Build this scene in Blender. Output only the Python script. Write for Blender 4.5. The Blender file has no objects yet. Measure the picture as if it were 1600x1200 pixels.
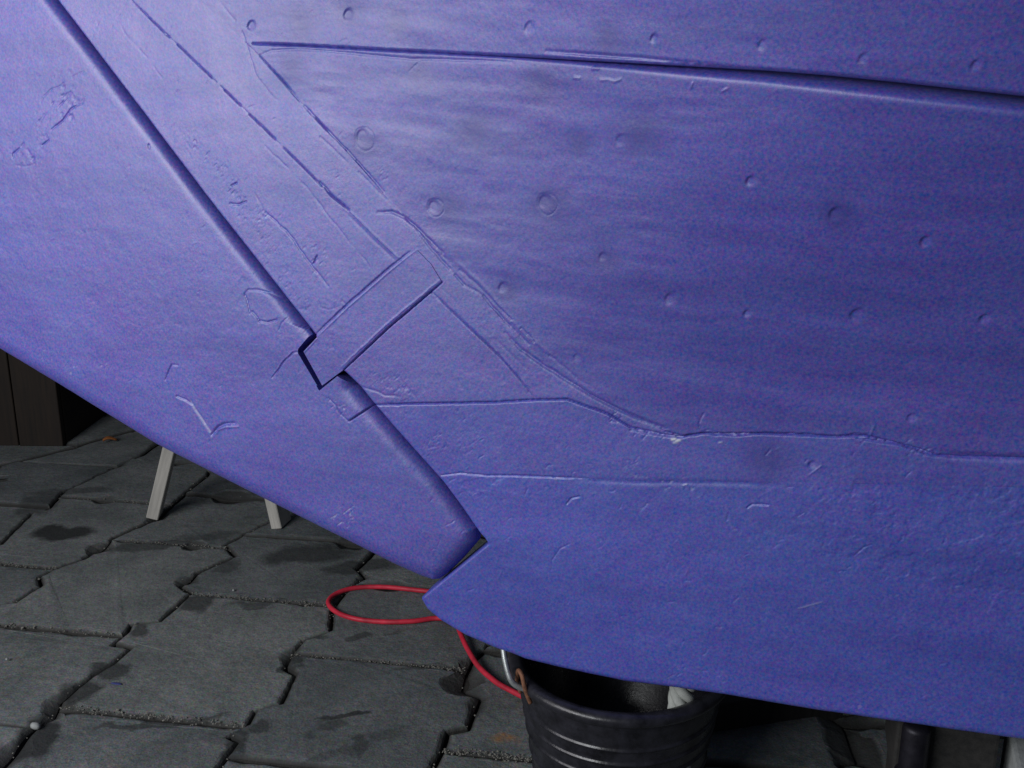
import bpy, bmesh, math, random
import numpy as np
from mathutils import Vector, Matrix, noise as mnoise

random.seed(7); rng = np.random.default_rng(11)
S = bpy.context.scene
col = S.collection
R = math.radians

# ------------------------------------------------------------------ camera
CAM_H, PITCH, FPX = 1.06, R(15), 1555.0      # focal length in pixels of a 1600 px wide picture
cd = bpy.data.cameras.new("camera"); cam = bpy.data.objects.new("camera", cd); col.objects.link(cam)
cam.location = (0, 0, CAM_H); cam.rotation_euler = (R(90) - PITCH, 0, 0)
cd.sensor_width = 36; cd.lens = 36 * FPX / 1600; cd.clip_end = 100; cd.clip_start = 0.02
S.camera = cam

# ------------------------------------------------------------------ world, light, exposure
w = bpy.data.worlds.new("World"); S.world = w; w.use_nodes = True
bg = w.node_tree.nodes["Background"]
bg.inputs[0].default_value = (0.62, 0.74, 1.0, 1); bg.inputs[1].default_value = 0.06

def area(name, loc, target, sx, sy, power, colr):
    ld = bpy.data.lights.new(name, 'AREA'); ld.shape = 'RECTANGLE'; ld.size = sx; ld.size_y = sy
    ld.energy = power; ld.color = colr
    o = bpy.data.objects.new(name, ld); col.objects.link(o); o.location = loc
    o.rotation_euler = (Vector(target) - Vector(loc)).to_track_quat('-Z', 'Y').to_euler()
    return o
area("doorway_daylight", (-1.85, 0.30, 1.40), (-0.45, 1.35, 0.80), 1.3, 1.3, 27, (0.98, 0.96, 1.0))
area("added_fill_light", (-1.9, -1.2, 1.75), (-0.2, 1.3, 0.8), 1.2, 0.8, 41, (0.95, 0.98, 1.0))  # added fill lamp left behind the camera; no gate is known there
S.view_settings.view_transform = 'Standard'; S.view_settings.look = 'None'
S.view_settings.gamma = 1; S.view_settings.use_curve_mapping = False
S.view_settings.exposure = -0.07

# ------------------------------------------------------------------ helpers
def tag(o, label=None, cat=None, group=None, kind=None):
    if label: o['label'] = label
    if cat: o['category'] = cat
    if group: o['group'] = group
    if kind: o['kind'] = kind
    return o
def empty(name, loc=(0, 0, 0), rz=0):
    o = bpy.data.objects.new(name, None); col.objects.link(o); o.location = loc; o.rotation_euler = (0, 0, rz)
    o.empty_display_size = 0.05
    return o
def mesh_obj(name, V, F, mat, parent=None, smooth=True, loc=None):
    me = bpy.data.meshes.new(name)
    me.from_pydata([tuple(map(float, v)) for v in V], [], [tuple(map(int, f)) for f in F]); me.update()
    if smooth: me.polygons.foreach_set('use_smooth', [True] * len(me.polygons))
    if mat: me.materials.append(mat)
    o = bpy.data.objects.new(name, me); col.objects.link(o)
    if parent: o.parent = parent
    if loc is not None: o.location = loc
    return o
def fast_mesh(name, V, T, mat, parent=None, mask=None):
    """triangles from numpy arrays"""
    me = bpy.data.meshes.new(name)
    me.vertices.add(len(V)); me.vertices.foreach_set('co', np.asarray(V, np.float32).ravel())
    n = len(T); me.loops.add(n * 3); me.loops.foreach_set('vertex_index', np.asarray(T, np.int32).ravel())
    me.polygons.add(n); me.polygons.foreach_set('loop_start', np.arange(0, 3 * n, 3, dtype=np.int32))
    me.polygons.foreach_set('use_smooth', np.ones(n, bool))
    if mask is not None:
        at = me.attributes.new('chip', 'FLOAT', 'POINT'); at.data.foreach_set('value', np.asarray(mask, np.float32))
    me.update(calc_edges=True); me.validate()
    me.materials.append(mat)
    o = bpy.data.objects.new(name, me); col.objects.link(o)
    if parent: o.parent = parent
    return o
def bm_obj(name, bm, mat, parent=None, smooth=True, bevel=0, seg=2):
    if bevel: bmesh.ops.bevel(bm, geom=list(bm.edges), offset=bevel, segments=seg, affect='EDGES', profile=0.6)
    me = bpy.data.meshes.new(name); bm.normal_update(); bm.to_mesh(me); bm.free()
    if smooth: me.polygons.foreach_set('use_smooth', [True] * len(me.polygons))
    me.materials.append(mat)
    o = bpy.data.objects.new(name, me); col.objects.link(o)
    if parent: o.parent = parent
    return o
def tube(pts, rad, n=12, cap=True):
    """swept tube along points; rad scalar or list"""
    P = [Vector(p) for p in pts]; m = len(P)
    rr = rad if hasattr(rad, '__len__') else [rad] * m
    V = []; F = []; up = None
    for i in range(m):
        t = (P[min(i + 1, m - 1)] - P[max(i - 1, 0)]).normalized()
        if up is None:
            up = t.orthogonal().normalized()
        up = (up - t * up.dot(t)).normalized(); s = t.cross(up)
        for k in range(n):
            a = 2 * math.pi * k / n
            V.append(P[i] + (up * math.cos(a) + s * math.sin(a)) * rr[i])
    for i in range(m - 1):
        for k in range(n):
            F.append((i * n + k, i * n + (k + 1) % n, (i + 1) * n + (k + 1) % n, (i + 1) * n + k))
    if cap:
        F.append(tuple(range(n - 1, -1, -1))); F.append(tuple((m - 1) * n + k for k in range(n)))
    return V, F
def catmull(pts, k=10, closed=False):
    P = [np.array(p, float) for p in pts]; out = []; n = len(P)
    rngi = range(n if closed else n - 1)
    for i in rngi:
        if closed: p0, p1, p2, p3 = P[(i - 1) % n], P[i], P[(i + 1) % n], P[(i + 2) % n]
        else: p0, p1, p2, p3 = P[max(i - 1, 0)], P[i], P[i + 1], P[min(i + 2, n - 1)]
        for j in range(k):
            t = j / k
            out.append(0.5 * (2 * p1 + (p2 - p0) * t + (2 * p0 - 5 * p1 + 4 * p2 - p3) * t * t + (3 * p1 - p0 - 3 * p2 + p3) * t ** 3))
    if not closed: out.append(P[-1])
    return out
def smooth01(x): x = np.clip(x, 0, 1); return x * x * (3 - 2 * x)

# value noise on arrays
_perm = rng.random((257, 257))
_perm[256, :] = _perm[0, :]; _perm[:, 256] = _perm[:, 0]
def vnoise(x, y):
    xi = np.floor(x).astype(int); yi = np.floor(y).astype(int)
    fx = x - xi; fy = y - yi; fx = fx * fx * (3 - 2 * fx); fy = fy * fy * (3 - 2 * fy)
    a = xi % 256; b = yi % 256
    return ((_perm[a, b] * (1 - fx) + _perm[a + 1, b] * fx) * (1 - fy) + (_perm[a, b + 1] * (1 - fx) + _perm[a + 1, b + 1] * fx) * fy) * 2 - 1
def fbm(x, y, o=4):
    s = 0; a = 1; tot = 0
    for i in range(o):
        s = s + a * vnoise(x * 2 ** i + 13.7 * i, y * 2 ** i + 7.3 * i); tot += a; a *= 0.5
    return s / tot

# ------------------------------------------------------------------ view geometry used to measure the place
def ray(x, y):
    u = (x - 800) / FPX; v = (y - 600) / FPX
    return np.array([u, math.cos(PITCH) - v * math.sin(PITCH), -(math.sin(PITCH) + v * math.cos(PITCH))])
C0 = np.array([0, 0, CAM_H])
def ground(x, y, z=0.0):
    r = ray(x, y); return (C0 + r * ((z - CAM_H) / r[2]))
HA = R(20)
HO = np.array([-0.134, 1.339, 0.0])                         # heel, foot of the hull's near plane
E1 = np.array([math.cos(HA), -math.sin(HA), 0.0])           # forward along the hull
EN = np.array([-math.sin(HA), -math.cos(HA), 0.0])          # out of the near side
T = 0.06                                                    # thickness of keel and rudder
def plane(x, y, off=0.0):
    r = ray(x, y); t = (off - EN @ (C0 - HO)) / (EN @ r); P = C0 + r * t
    return np.array([(P - HO) @ E1, P[2]])
def to_world(a, z, y):
    a = np.asarray(a); z = np.asarray(z); y = np.asarray(y)
    P = HO[None, :] + a[:, None] * E1 + y[:, None] * EN; P[:, 2] = z
    return P
def seg_dist(px, pz, poly):
    """distance of points to an open polyline, and nearest point"""
    best = np.full(px.shape, 1e9); nx = px.copy(); nz = pz.copy()
    for (x0, z0), (x1, z1) in zip(poly[:-1], poly[1:]):
        dx, dz = x1 - x0, z1 - z0; L = dx * dx + dz * dz + 1e-18
        t = np.clip(((px - x0) * dx + (pz - z0) * dz) / L, 0, 1)
        qx = x0 + t * dx; qz = z0 + t * dz; d = np.hypot(px - qx, pz - qz)
        m = d < best
        best = np.where(m, d, best); nx = np.where(m, qx, nx); nz = np.where(m, qz, nz)
    return best, nx, nz
def in_poly(px, pz, poly):
    c = np.zeros(px.shape, bool); n = len(poly); j = n - 1
    for i in range(n):
        xi, zi = poly[i]; xj, zj = poly[j]
        k = ((zi > pz) != (zj > pz)) & (px < (xj - xi) * (pz - zi) / (zj - zi + 1e-15) + xi)
        c ^= k; j = i
    return c

# ------------------------------------------------------------------ lines of the stern, measured in the photograph
RAB_PX = [(60, -260), (300, -12), (365, 48), (405, 87), (440, 125), (500, 192), (560, 258), (632, 340), (692, 400), (745, 457), (790, 505),
          (850, 568), (922, 617), (990, 652), (1040, 674), (1066, 682), (1097, 677), (1200, 678), (1300, 682), (1355, 681), (1407, 694),
          (1435, 702), (1460, 711), (1500, 714), (1600, 716), (1900, 722), (2600, 735)]
RAB = [plane(*p) for p in RAB_PX]
FAR_R = 2.2; TOPZ = 1.75
PLANKPOLY = [RAB[0], *RAB[1:], np.array([9, RAB[-1][1]]), np.array([9, 9.]), np.array([RAB[0][0] - 3, 9.]), ]
PLANKPOLY.append(np.array([RAB[0][0] - 3, RAB[0][1] + 3.1]))
RABS = []; RABW = []
for p_, q_ in zip(RAB[:-1], RAB[1:]):
    n_ = max(1, int(np.hypot(*(q_ - p_)) / 0.02))
    for i_ in range(n_): RABS.append(p_ + (q_ - p_) * (i_ + 0.5) / n_); RABW.append(float(np.hypot(*(q_ - p_))) / n_)
def flare(a, z):
    a = np.atleast_1d(np.asarray(a, float)); z = np.atleast_1d(np.asarray(z, float))
    acc = np.zeros(a.shape)
    for (x0, z0), w_ in zip(RABS, RABW): acc += w_ * ((a - x0) ** 2 + (z - z0) ** 2 + 2e-5) ** -2.0
    d = 1.16 * acc ** (-1 / 3.0); de = seg_dist(a, z, RAB)[0]; w_ = smooth01((de - 0.02) / 0.08)
    d = np.where(in_poly(a, z, PLANKPOLY), de * (1 - w_) + d * w_, 0)
    k_ = smooth01((a + 0.25) / 1.0)
    return 0.045 * d + 0.46 * k_ * (d - 0.13 * (1 - np.exp(-d / 0.13))) + 0.06 * np.minimum(d, 1.0) ** 2
def on(x, y, off=0.0):
    q = plane(x, y, off)
    for _ in range(8):
        q = plane(x, y, off + float(flare(*q)[0]))
    return q
def ons(L, off=0.0): return [on(x, y, off) for x, y in L]

AFT_UP = [plane(x, y) for x, y in [(-330, -552), (90, 0), (318, 300), (494, 524)]]
AFT_LO = [plane(x, y) for x, y in [(538, 581), (560, 602), (585, 632), (640, 695), (690, 751), (720, 791), (753, 838)]]
HEEL = [plane(x, y) for x, y in [(753, 838), (757, 842), (762, 850), (655, 937)]]
KEELB = [plane(x, y) for x, y in [(655, 937), (665, 954), (686, 972), (707, 985), (726, 996), (775, 1017), (800, 1025), (819, 1033), (880, 1048), (975, 1068),
                                  (1059, 1079), (1137, 1090), (1281, 1114), (1391, 1130), (1569, 1156), (1640, 1166), (3000, 1420)]]
STRAP = [plane(x, y) for x, y in [(475, 549), (496, 527), (545, 480), (607, 426), (652, 390), (674, 413), (691, 441), (607, 512), (538, 577), (504, 602)]]
S1 = [plane(x, y) for x, y in [(-120, -300), (205, 0), (240, 35), (290, 82), (345, 135), (383, 172), (424, 212), (470, 257), (517, 305), (545, 328), (585, 368), (626, 406)]]
S2 = [plane(x, y) for x, y in [(675, 457), (712, 492), (750, 528), (780, 556), (810, 590), (835, 623)]]
S3 = [plane(x, y) for x, y in [(583, 633), (640, 631), (700, 630), (770, 629), (835, 625), (887, 624), (922, 637), (950, 647), (985, 668), (1040, 680), (1066, 682)]]
S4 = [plane(x, y) for x, y in [(690, 743), (720, 739), (760, 743), (800, 743), (850, 745), (920, 748), (1000, 752), (1100, 752), (1200, 755), (1400, 757), (1600, 762), (1900, 772), (3000, 800)]]
LAP = ons([(300, 56), (395, 68), (470, 71), (560, 76), (700, 83), (800, 88), (1000, 99), (1200, 110), (1300, 118), (1400, 128), (1500, 139), (1600, 150), (1900, 182), (2600, 250)])
BLK = [plane(x, y) for x, y in [(500, 610), (514, 622), (526, 634), (531, 645), (545, 658), (565, 645), (583, 633)]]

def shift(L, da, dz=0): return [np.array([p[0] + da, p[1] + dz]) for p in L]
GAP = 0.009
LEAD = shift([plane(x, y) for x, y in [(-330, -552), (90, 0), (318, 300), (494, 524), (560, 604), (640, 696), (690, 752), (720, 792), (749, 832)]], -GAP)
# rudder silhouette (its outline lies on the centre plane of the blade)
RB = [plane(x, y, -0.024) for x, y in [(-900, 110), (-300, 402), (0, 543), (95, 600), (250, 695), (400, 771), (520, 831), (580, 861), (620, 881), (660, 899), (676, 904)]]
RTIP = [plane(x, y, -0.024) for x, y in [(690, 903), (702, 894), (724, 872)]] + [plane(744, 848, -0.012)]
LEADU = [p for p in LEAD[:4]]
LEADL = [p for p in LEAD[4:]]
REC = [plane(x, y) for x, y in [(466, 545), (465, 551), (500, 610)]] + [plane(538, 588)]
RUD = LEADU + [plane(490, 527) + [-GAP, 0]] + REC[:3] + [plane(537, 588) + [-GAP, 0]] + LEADL + RTIP[::-1] + RB[::-1] + [np.array([-1.7, 2.6])]

# ------------------------------------------------------------------ fine grid over the stern
H = 0.0014
def axis(lo, hi, flo, fhi, coarse=0.03):
    a = np.arange(flo, fhi, H)
    l = np.arange(flo - coarse, lo, -coarse)[::-1]; r = np.arange(a[-1] + coarse, hi, coarse)
    return np.concatenate([l, a, r])
def build_grid(ga, gz, polys, tol):
    A, Z = np.meshgrid(ga, gz, indexing='ij'); sh = A.shape
    step_a = np.gradient(ga)[:, None] * np.ones(sh); step_z = np.gradient(gz)[None, :] * np.ones(sh)
    st = np.minimum(step_a, step_z)
    st = np.maximum(st, np.minimum(np.maximum(step_a, step_z), 0.012))
    best = np.full(sh, 1e9); NA = A.copy(); NZ = Z.copy()
    for pl in polys:
        for p, q in zip(pl[:-1], pl[1:]):
            m = 0.03
            i0, i1 = np.searchsorted(ga, [min(p[0], q[0]) - m, max(p[0], q[0]) + m]); j0, j1 = np.searchsorted(gz, [min(p[1], q[1]) - m, max(p[1], q[1]) + m])
            if i1 <= i0 or j1 <= j0: continue
            s = np.s_[i0:i1, j0:j1]
            d, nx, nz = seg_dist(A[s], Z[s], [p, q]); k = d < best[s]
            best[s] = np.where(k, d, best[s]); NA[s] = np.where(k, nx, NA[s]); NZ[s] = np.where(k, nz, NZ[s])
    snap = best < st * tol
    A = np.where(snap, NA, A); Z = np.where(snap, NZ, Z)
    return A, Z, snap

REGPOLY = {}
def close_region(*chains): return [p for c in chains for p in c]
REGPOLY['gudgeon_strap'] = STRAP
REGPOLY['rudder'] = RUD
REGPOLY['pintle_block'] = [plane(490, 606), *BLK[1:], plane(640, 680), plane(540, 560)]
# hull outline: everything forward of the aft edge
HULLPOLY = close_region(AFT_UP, [plane(538, 581)], AFT_LO[1:], HEEL[1:], KEELB[1:], [np.array([9, KEELB[-1][1]]), np.array([9, 9.]), np.array([AFT_UP[0][0], 9.])])
KEELPOLY = close_region(S4, [np.array([9, S4[-1][1]]), np.array([9, -3.]), np.array([-3, -3.]), np.array([S4[0][0] - 1.5, S4[0][1] + 0.0])])
DEADPOLY = close_region(S3, RAB[RAB_PX.index((1066, 682)):], [np.array([9, RAB[-1][1]]), np.array([9, -3.]), np.array([-3, -3.]), np.array([S3[0][0] - 1, S3[0][1]])])
WEDGEPOLY = close_region([plane(675, 457)], S2[1:], [plane(835, 700), plane(500, 700), plane(500, 540)])
POSTPOLY = close_region(S1, [plane(660, 440), plane(600, 700), plane(200, 500), plane(-500, -500), plane(-500, -700)])
UPPERPOLY = close_region(LAP, [np.array([9, LAP[-1][1]]), np.array([9, 9.]), np.array([-3, 9.]), np.array([-3., LAP[0][1]])])
REGS = ['rudder', 'pintle_block', 'gudgeon_strap', 'keel', 'deadwood', 'deadwood_wedge', 'stern_post', 'stern_board', 'lower_plank', 'upper_plank']
def classify(ca, cz):
    out = np.full(ca.shape, -1)
    hull = in_poly(ca, cz, HULLPOLY); plank = in_poly(ca, cz, PLANKPOLY)
    up = in_poly(ca, cz, UPPERPOLY); strap = in_poly(ca, cz, STRAP); rud = in_poly(ca, cz, RUD)
    keel = in_poly(ca, cz, KEELPOLY); dead = in_poly(ca, cz, DEADPOLY); wed = in_poly(ca, cz, WEDGEPOLY)
    post = in_poly(ca, cz, POSTPOLY); blk = in_poly(ca, cz, REGPOLY['pintle_block'])
    out[hull] = 7; out[hull & post] = 6; out[hull & wed] = 5
    out[hull & dead] = 4; out[hull & keel] = 3
    out[hull & plank] = 8; out[hull & plank & up] = 9
    out[rud & ~hull] = 0; out[rud & ~hull & blk] = 1
    out[strap] = 2
    return out

# ------------------------------------------------------------------ relief of the painted surface
def relief(A, Z, ga, gz):
    D = np.zeros(A.shape); M = np.zeros(A.shape)
    def window(p0, p1, m):
        i0, i1 = np.searchsorted(ga, [p0[0] - m, p1[0] + m]); j0, j1 = np.searchsorted(gz, [p0[1] - m, p1[1] + m])
        return np.s_[i0:i1, j0:j1]
    def line(px, depth, width, jit=0.0006, breaks=0.0, lip=0.0, raw=False, side=0.0, chip=0.0, taper=True):
        """groove (depth>0) or ridge along pixels; lip raises one flank; breaks fades it in places"""
        P = px if raw else ons(px)
        P = [np.asarray(p) for p in P]
        # resample and jitter
        Q = [P[0]]
        for p, q in zip(P[:-1], P[1:]):
            n = max(1, int(np.hypot(*(q - p)) / 0.008))
            for k in range(1, n + 1): Q.append(p + (q - p) * k / n + (rng.normal(0, jit, 2) if k < n else 0))
        m = max(width * 4, 0.008)
        nq = len(Q) - 1
        for iq, (p, q) in enumerate(zip(Q[:-1], Q[1:])):
            lo = np.minimum(p, q); hi = np.maximum(p, q); s = window(lo, hi, m)
            a = A[s]; z = Z[s]
            if a.size == 0: continue
            d, nx, nz = seg_dist(a, z, [p, q])
            fade = min(1.0, 0.3 + (min(iq, nq - 1 - iq) + 0.5) / max(1.0, min(nq * 0.3, 7.0))) if taper and nq > 3 else 1.0
            if breaks: fade *= smooth01((vnoise(np.array([p[0] * 55]), np.array([p[1] * 55]))[0] + 1 - breaks) * 1.5)
            g = -depth * (2.4 if depth >= 0.0009 and width <= 0.00125 else 1.35 if depth >= 0.001 else 1.0) * fade * np.exp(-(d / width) ** 2)
            t = (q - p) / (np.hypot(*(q - p)) + 1e-9)
            sd = (a - p[0]) * t[1] - (z - p[1]) * t[0]
            if lip: g = g + lip * fade * np.exp(-((sd - width * 1.6) / width) ** 2) * np.exp(-(d / (width * 3)) ** 2)
            cur = D[s]
            D[s] = np.where(np.abs(g) > np.abs(LN[s]), cur - LN[s] + g, cur); LN[s] = np.where(np.abs(g) > np.abs(LN[s]), g, LN[s])
            if chip: M[s] = np.maximum(M[s], chip * np.exp(-(d / width) ** 2))
    LN = np.zeros(A.shape); LN2 = np.zeros(A.shape); A800 = on(700, 83)[0]; A1500 = on(1480, 137)[0]
    def dimple(x, y, r, depth, soft=0.0, ring=0.0):
        c = on(x, y); rr = r / 1060.0; s = window(c, c, rr * 3.5)
        a = A[s] - c[0]; z = Z[s] - c[1]; d = np.hypot(a, z) * (1 + 0.12 * vnoise(a * 90 + x, z * 90))
        if soft: D[s] += -depth * 0.7 * np.exp(-(d / (rr * 1.3)) ** 2); M[s] -= 0.6 * np.exp(-(d / (rr * 1.0)) ** 2)
        else:
            q = smooth01((z * 0.75 - a) / rr * 0.5 + 0.45)
            D[s] += -depth * 1.1 * smooth01((rr - d) / (rr * (0.25 + 0.9 * (1 - q)))) * (0.15 + 0.85 * q)
        if ring: D[s] += -ring * np.exp(-((d - rr) / 0.0009) ** 2)
    # broad unevenness
    pl = in_poly(A, Z, PLANKPOLY)
    ru = in_poly(A, Z, RUD)
    kl = in_poly(A, Z, KEELPOLY) & ~ru
    D += 0.0012 * fbm(A * 7 + 3, Z * 9, 3)
    D += np.where(pl, 0.0015 * fbm(A * 5 + 9, Z * 26 + A * 2, 3), 0)                 # the planking's lengthwise waves
    D += np.where(pl, 0.00009 * fbm(A * 40 + Z * 12, Z * 420 + A * 38, 2) * smooth01(fbm(A * 6, Z * 9 + 4, 2) * 2 + 0.5), 0)
    D += 0.00016 * fbm(A * 70, Z * 70, 3)
    D += np.where(kl, 0.00045 * fbm(A * 45 + 5, Z * 45, 4), 0)
    # old paint layers: low plateaus with sharp little edges
    fl = fbm(A * 34 + 2, Z * 34, 4); fl2 = fbm(A * 75 + 8, Z * 75 + 3, 3)
    where_ = smooth01(fbm(A * 5 + 20, Z * 5, 2) * 2.2 + 0.45)
    st_ = -0.00042 * smooth01((fl - 0.09) * 14) * where_ - 0.00030 * smooth01((fl2 - 0.22) * 12) * where_
    D += np.where(kl, st_, np.where(pl, st_ * 0.10, st_ * 0.35))
    tt = (A * 0.61 - Z * -0.79); uu = (A * 0.79 + Z * 0.61)
    # scabby worn patches
    def rough(px, r, amp, freq=240, chips=0.0, ang=0.7, stretch=2.2):
        amp = amp * 0.8; freq = freq * 1.35
        for x, y in px:
            c = on(x, y); s = window(c, c, r * 2); a = A[s] - c[0]; z = Z[s] - c[1]
            d = np.hypot(a, z) / r
            u = (a * math.cos(ang) + z * math.sin(ang)) / stretch; v = -a * math.sin(ang) + z * math.cos(ang)
            n = fbm(u * freq + x, v * freq, 3)
            k = smooth01(1.25 - d)
            D[s] += amp * k * np.where(n > 0.22, -(n - 0.22) * 4, 0.1 * n)
            if chips: M[s] = np.maximum(M[s], chips * k * smooth01((n - 0.42) * 6))
    rough([(262, 196), (300, 224), (315, 212), (330, 250), (350, 268), (362, 290), (375, 310), (385, 330), (400, 345), (412, 365), (425, 382)], 0.02, 0.00042, 230)
    rough([(300, 215), (345, 258), (362, 290), (410, 340)], 0.016, 0.0006, 260, chips=0.25)
    rough([(490, 395), (500, 412)], 0.02, 0.0007, 200, chips=0.2)
    rough([(450, 440), (470, 470)], 0.025, 0.0003, 200)
    rough([(100, 135), (85, 165), (60, 200), (42, 235), (110, 165)], 0.032, 0.0008, 130)
    rough([(520, 628), (535, 642)], 0.013, 0.0010, 300, chips=0.15)
    rough([(590, 600), (620, 605), (640, 625)], 0.025, 0.00045, 180)
    rough([(545, 800), (530, 815)], 0.02, 0.0006, 260, chips=0.4)
    rough([(690, 690), (670, 700)], 0.02, 0.0004, 250)
    rough([(960, 655), (985, 672), (1010, 676), (1030, 680)], 0.013, 0.0008, 260)
    rough([(1440, 700), (1420, 697)], 0.012, 0.0010, 260, chips=0.15)
    rough([(1000, 730), (1010, 785), (980, 740)], 0.018, 0.0004, 240, chips=0.2)
    rough([(1040, 755), (1075, 757)], 0.015, 0.0004, 260, chips=0.2)
    rough([(720, 650), (735, 690)], 0.03, 0.0003, 220)
    rough([(1115, 1070), (1060, 1055)], 0.02, 0.0004, 220, chips=0.25)
    rough([(1285, 1095), (1330, 1100)], 0.014, 0.0003, 240, chips=0.3)
    rough([(590, 268), (600, 272)], 0.011, 0.0006, 300, chips=0.4)
    rough([(70, 555), (110, 575), (160, 566)], 0.02, 0.0003, 240, chips=0.25)
    # seams
    line([(205, 0), (240, 35), (290, 82), (345, 135), (383, 172), (424, 212), (470, 257), (517, 305), (545, 328)], 0.0009, 0.0010, 0.0004, breaks=0.35)
    line([(500, 285), (517, 305), (545, 328)], 0.0016, 0.0012, 0.0005)
    line([(545, 328), (585, 368), (626, 406)], -0.0010, 0.0014, 0.0002)
    line([(538, 330), (580, 372), (618, 408)], 0.0008, 0.0014, 0.0002)
    line([(400, 215), (450, 262), (485, 300), (507, 330), (532, 360), (565, 400), (592, 435)], 0.0008, 0.0009, 0.0005, breaks=0.45)
    line([(185, 30), (195, 52), (230, 90), (280, 160), (300, 185)], 0.0006, 0.0010, 0.0007, breaks=0.7)
    line([(400, 305), (415, 332), (447, 360), (490, 420), (520, 455), (542, 477)], 0.0009, 0.0011, 0.0007, breaks=0.5)
    line([(340, 0), (375, 40), (400, 118), (425, 150), (507, 220), (530, 242), (575, 283), (612, 320)], 0.0008, 0.0013, 0.0004, breaks=0.4)
    line([(405, 87), (440, 125), (468, 158), (500, 192), (550, 243), (600, 300)], 0.0013, 0.0010, 0.0003, breaks=0.25)
    line([(590, 332), (612, 331), (632, 340), (665, 370), (692, 395)], 0.0016, 0.0018, 0.0003)
    line([(640, 345), (675, 390), (725, 445), (755, 462), (790, 503), (827, 538)], 0.0014, 0.0014, 0.0004, breaks=0.15)
    line([(690, 398), (740, 440), (800, 500), (850, 548), (900, 590), (935, 612)], 0.0009, 0.0016, 0.0004, breaks=0.3)
    line([(790, 520), (815, 547), (850, 572), (895, 600), (922, 617), (950, 632), (990, 651), (1040, 670)], 0.0020, 0.0022, 0.0003)
    line([(705, 400), (760, 452), (810, 512), (870, 562)], -0.0006, 0.0025, 0.0003)
    line([(830, 612), (790, 565), (765, 540)], -0.0007, 0.0014, 0.0003)
    line(S3, 0.0019, 0.0010, 0.0003, raw=True)
    line([(985, 672), (1040, 681), (1066, 683), (1097, 677), (1150, 680), (1200, 677), (1300, 682), (1355, 679)], 0.0022, 0.0011, 0.0007)
    line([(1340, 684), (1375, 690), (1407, 694), (1430, 702), (1460, 712), (1500, 714), (1530, 711)], 0.0020, 0.0012, 0.0007)
    line(RAB[14:], 0.0020, 0.0009, 0.0001, raw=True)
    line([(1460, 705), (1500, 712), (1600, 716), (1700, 718)], 0.0022, 0.004, 0.0004)
    line([(690, 743), (720, 739), (760, 743), (800, 743), (850, 745), (920, 748)], 0.0009, 0.0009, 0.0005)
    line([(900, 750), (1000, 754), (1100, 754), (1200, 757)], 0.0009, 0.0035, 0.0004)
    line([(675, 457), (712, 492), (750, 528), (780, 556), (810, 590), (835, 622)], 0.0010, 0.0012, 0.0003)
    line([(690, 450), (730, 490), (790, 545), (835, 590), (870, 618)], 0.0004, 0.0016, 0.0004, breaks=0.4)
    line([(405, 87), (425, 79), (470, 77), (520, 80), (570, 85), (640, 92), (700, 93), (760, 95), (800, 97)], 0.0010, 0.0013, 0.0002)
    line([p for p in LAP[1:-1]], 0.0026, 0.0012, 0.0001, raw=True)
    line([(855, 80), (930, 86), (1000, 91), (1100, 101), (1200, 112), (1300, 123)], 0.0017, 0.0016, 0.0001)
    line([(890, 94), (950, 100), (1050, 107), (1150, 113)], 0.0016, 0.0018, 0.0002)
    line([(630, 88), (655, 96), (640, 110)], 0.0006, 0.0010, 0.0004)
    line([(496, 527), (545, 480), (607, 426), (652, 390)], -0.0006, 0.0010, 0.0003)
    line([(493, 523), (542, 476), (604, 422), (640, 394)], 0.0014, 0.0009, 0.0002)
    line([(534, 573), (603, 508), (687, 438)], -0.0010, 0.0011, 0.0003)
    line([STRAP[8], STRAP[7], STRAP[6]], 0.0022, 0.0008, 0.0001, raw=True)
    line([(477, 549), (496, 529)], -0.0010, 0.0010, 0.0001)
    for p_, q_ in zip(LAP[:-1], LAP[1:]):
        lo_ = np.minimum(p_, q_); hi_ = np.maximum(p_, q_); s = window(lo_, hi_, 0.03)
        if A[s].size == 0: continue
        d, nx, nz = seg_dist(A[s], Z[s], [p_, q_]); 
        am = smooth01((nx - A800) / (A1500 - A800))
        g = np.where(True, -(0.0015 + 0.022 * am) * np.exp(-(d / (0.0016 + 0.0075 * am)) ** 2) * (am > 0), 0)
        LN2[s] = np.minimum(LN2[s], g)
    # cracks and gouges
    line([(383, 458), (388, 453), (402, 453), (420, 458), (440, 470)], 0.0013, 0.0013, 0.0003)
    line([(382, 460), (388, 478), (391, 490)], 0.0010, 0.0010, 0.0004)
    line([(394, 487), (402, 496), (405, 503)], 0.0012, 0.0010, 0.0004)
    line([(405, 501), (418, 504), (432, 500)], 0.0010, 0.0011, 0.0004)
    line([(470, 549), (458, 551), (446, 562), (425, 590)], 0.0010, 0.0010, 0.0004, lip=0.0006)
    line([(448, 497), (440, 505), (436, 516)], 0.0007, 0.0010, 0.0004)
    line([(258, 594), (264, 578), (268, 570), (278, 571)], 0.0010, 0.0009, 0.0002)
    line([(276, 619), (290, 625), (300, 632)], 0.0012, 0.0012, 0.0003)
    line([(298, 628), (305, 640), (312, 650), (320, 662), (328, 674)], 0.0012, 0.0018, 0.0009, chip=0.35)
    line([(331, 679), (340, 668), (350, 663), (366, 662)], 0.0026, 0.0022, 0.0002, lip=0.0010)
    line([(340, 672), (352, 668), (372, 667)], -0.0014, 0.0012, 0.0002)
    line([(514, 622), (526, 634), (531, 645), (545, 658)], 0.0014, 0.0014, 0.0008)
    line([(545, 658), (565, 645), (583, 633)], 0.0018, 0.0010, 0.0002)
    line([(63, 160), (68, 150), (78, 140), (95, 134), (100, 127)], 0.0008, 0.0010, 0.0004)
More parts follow.
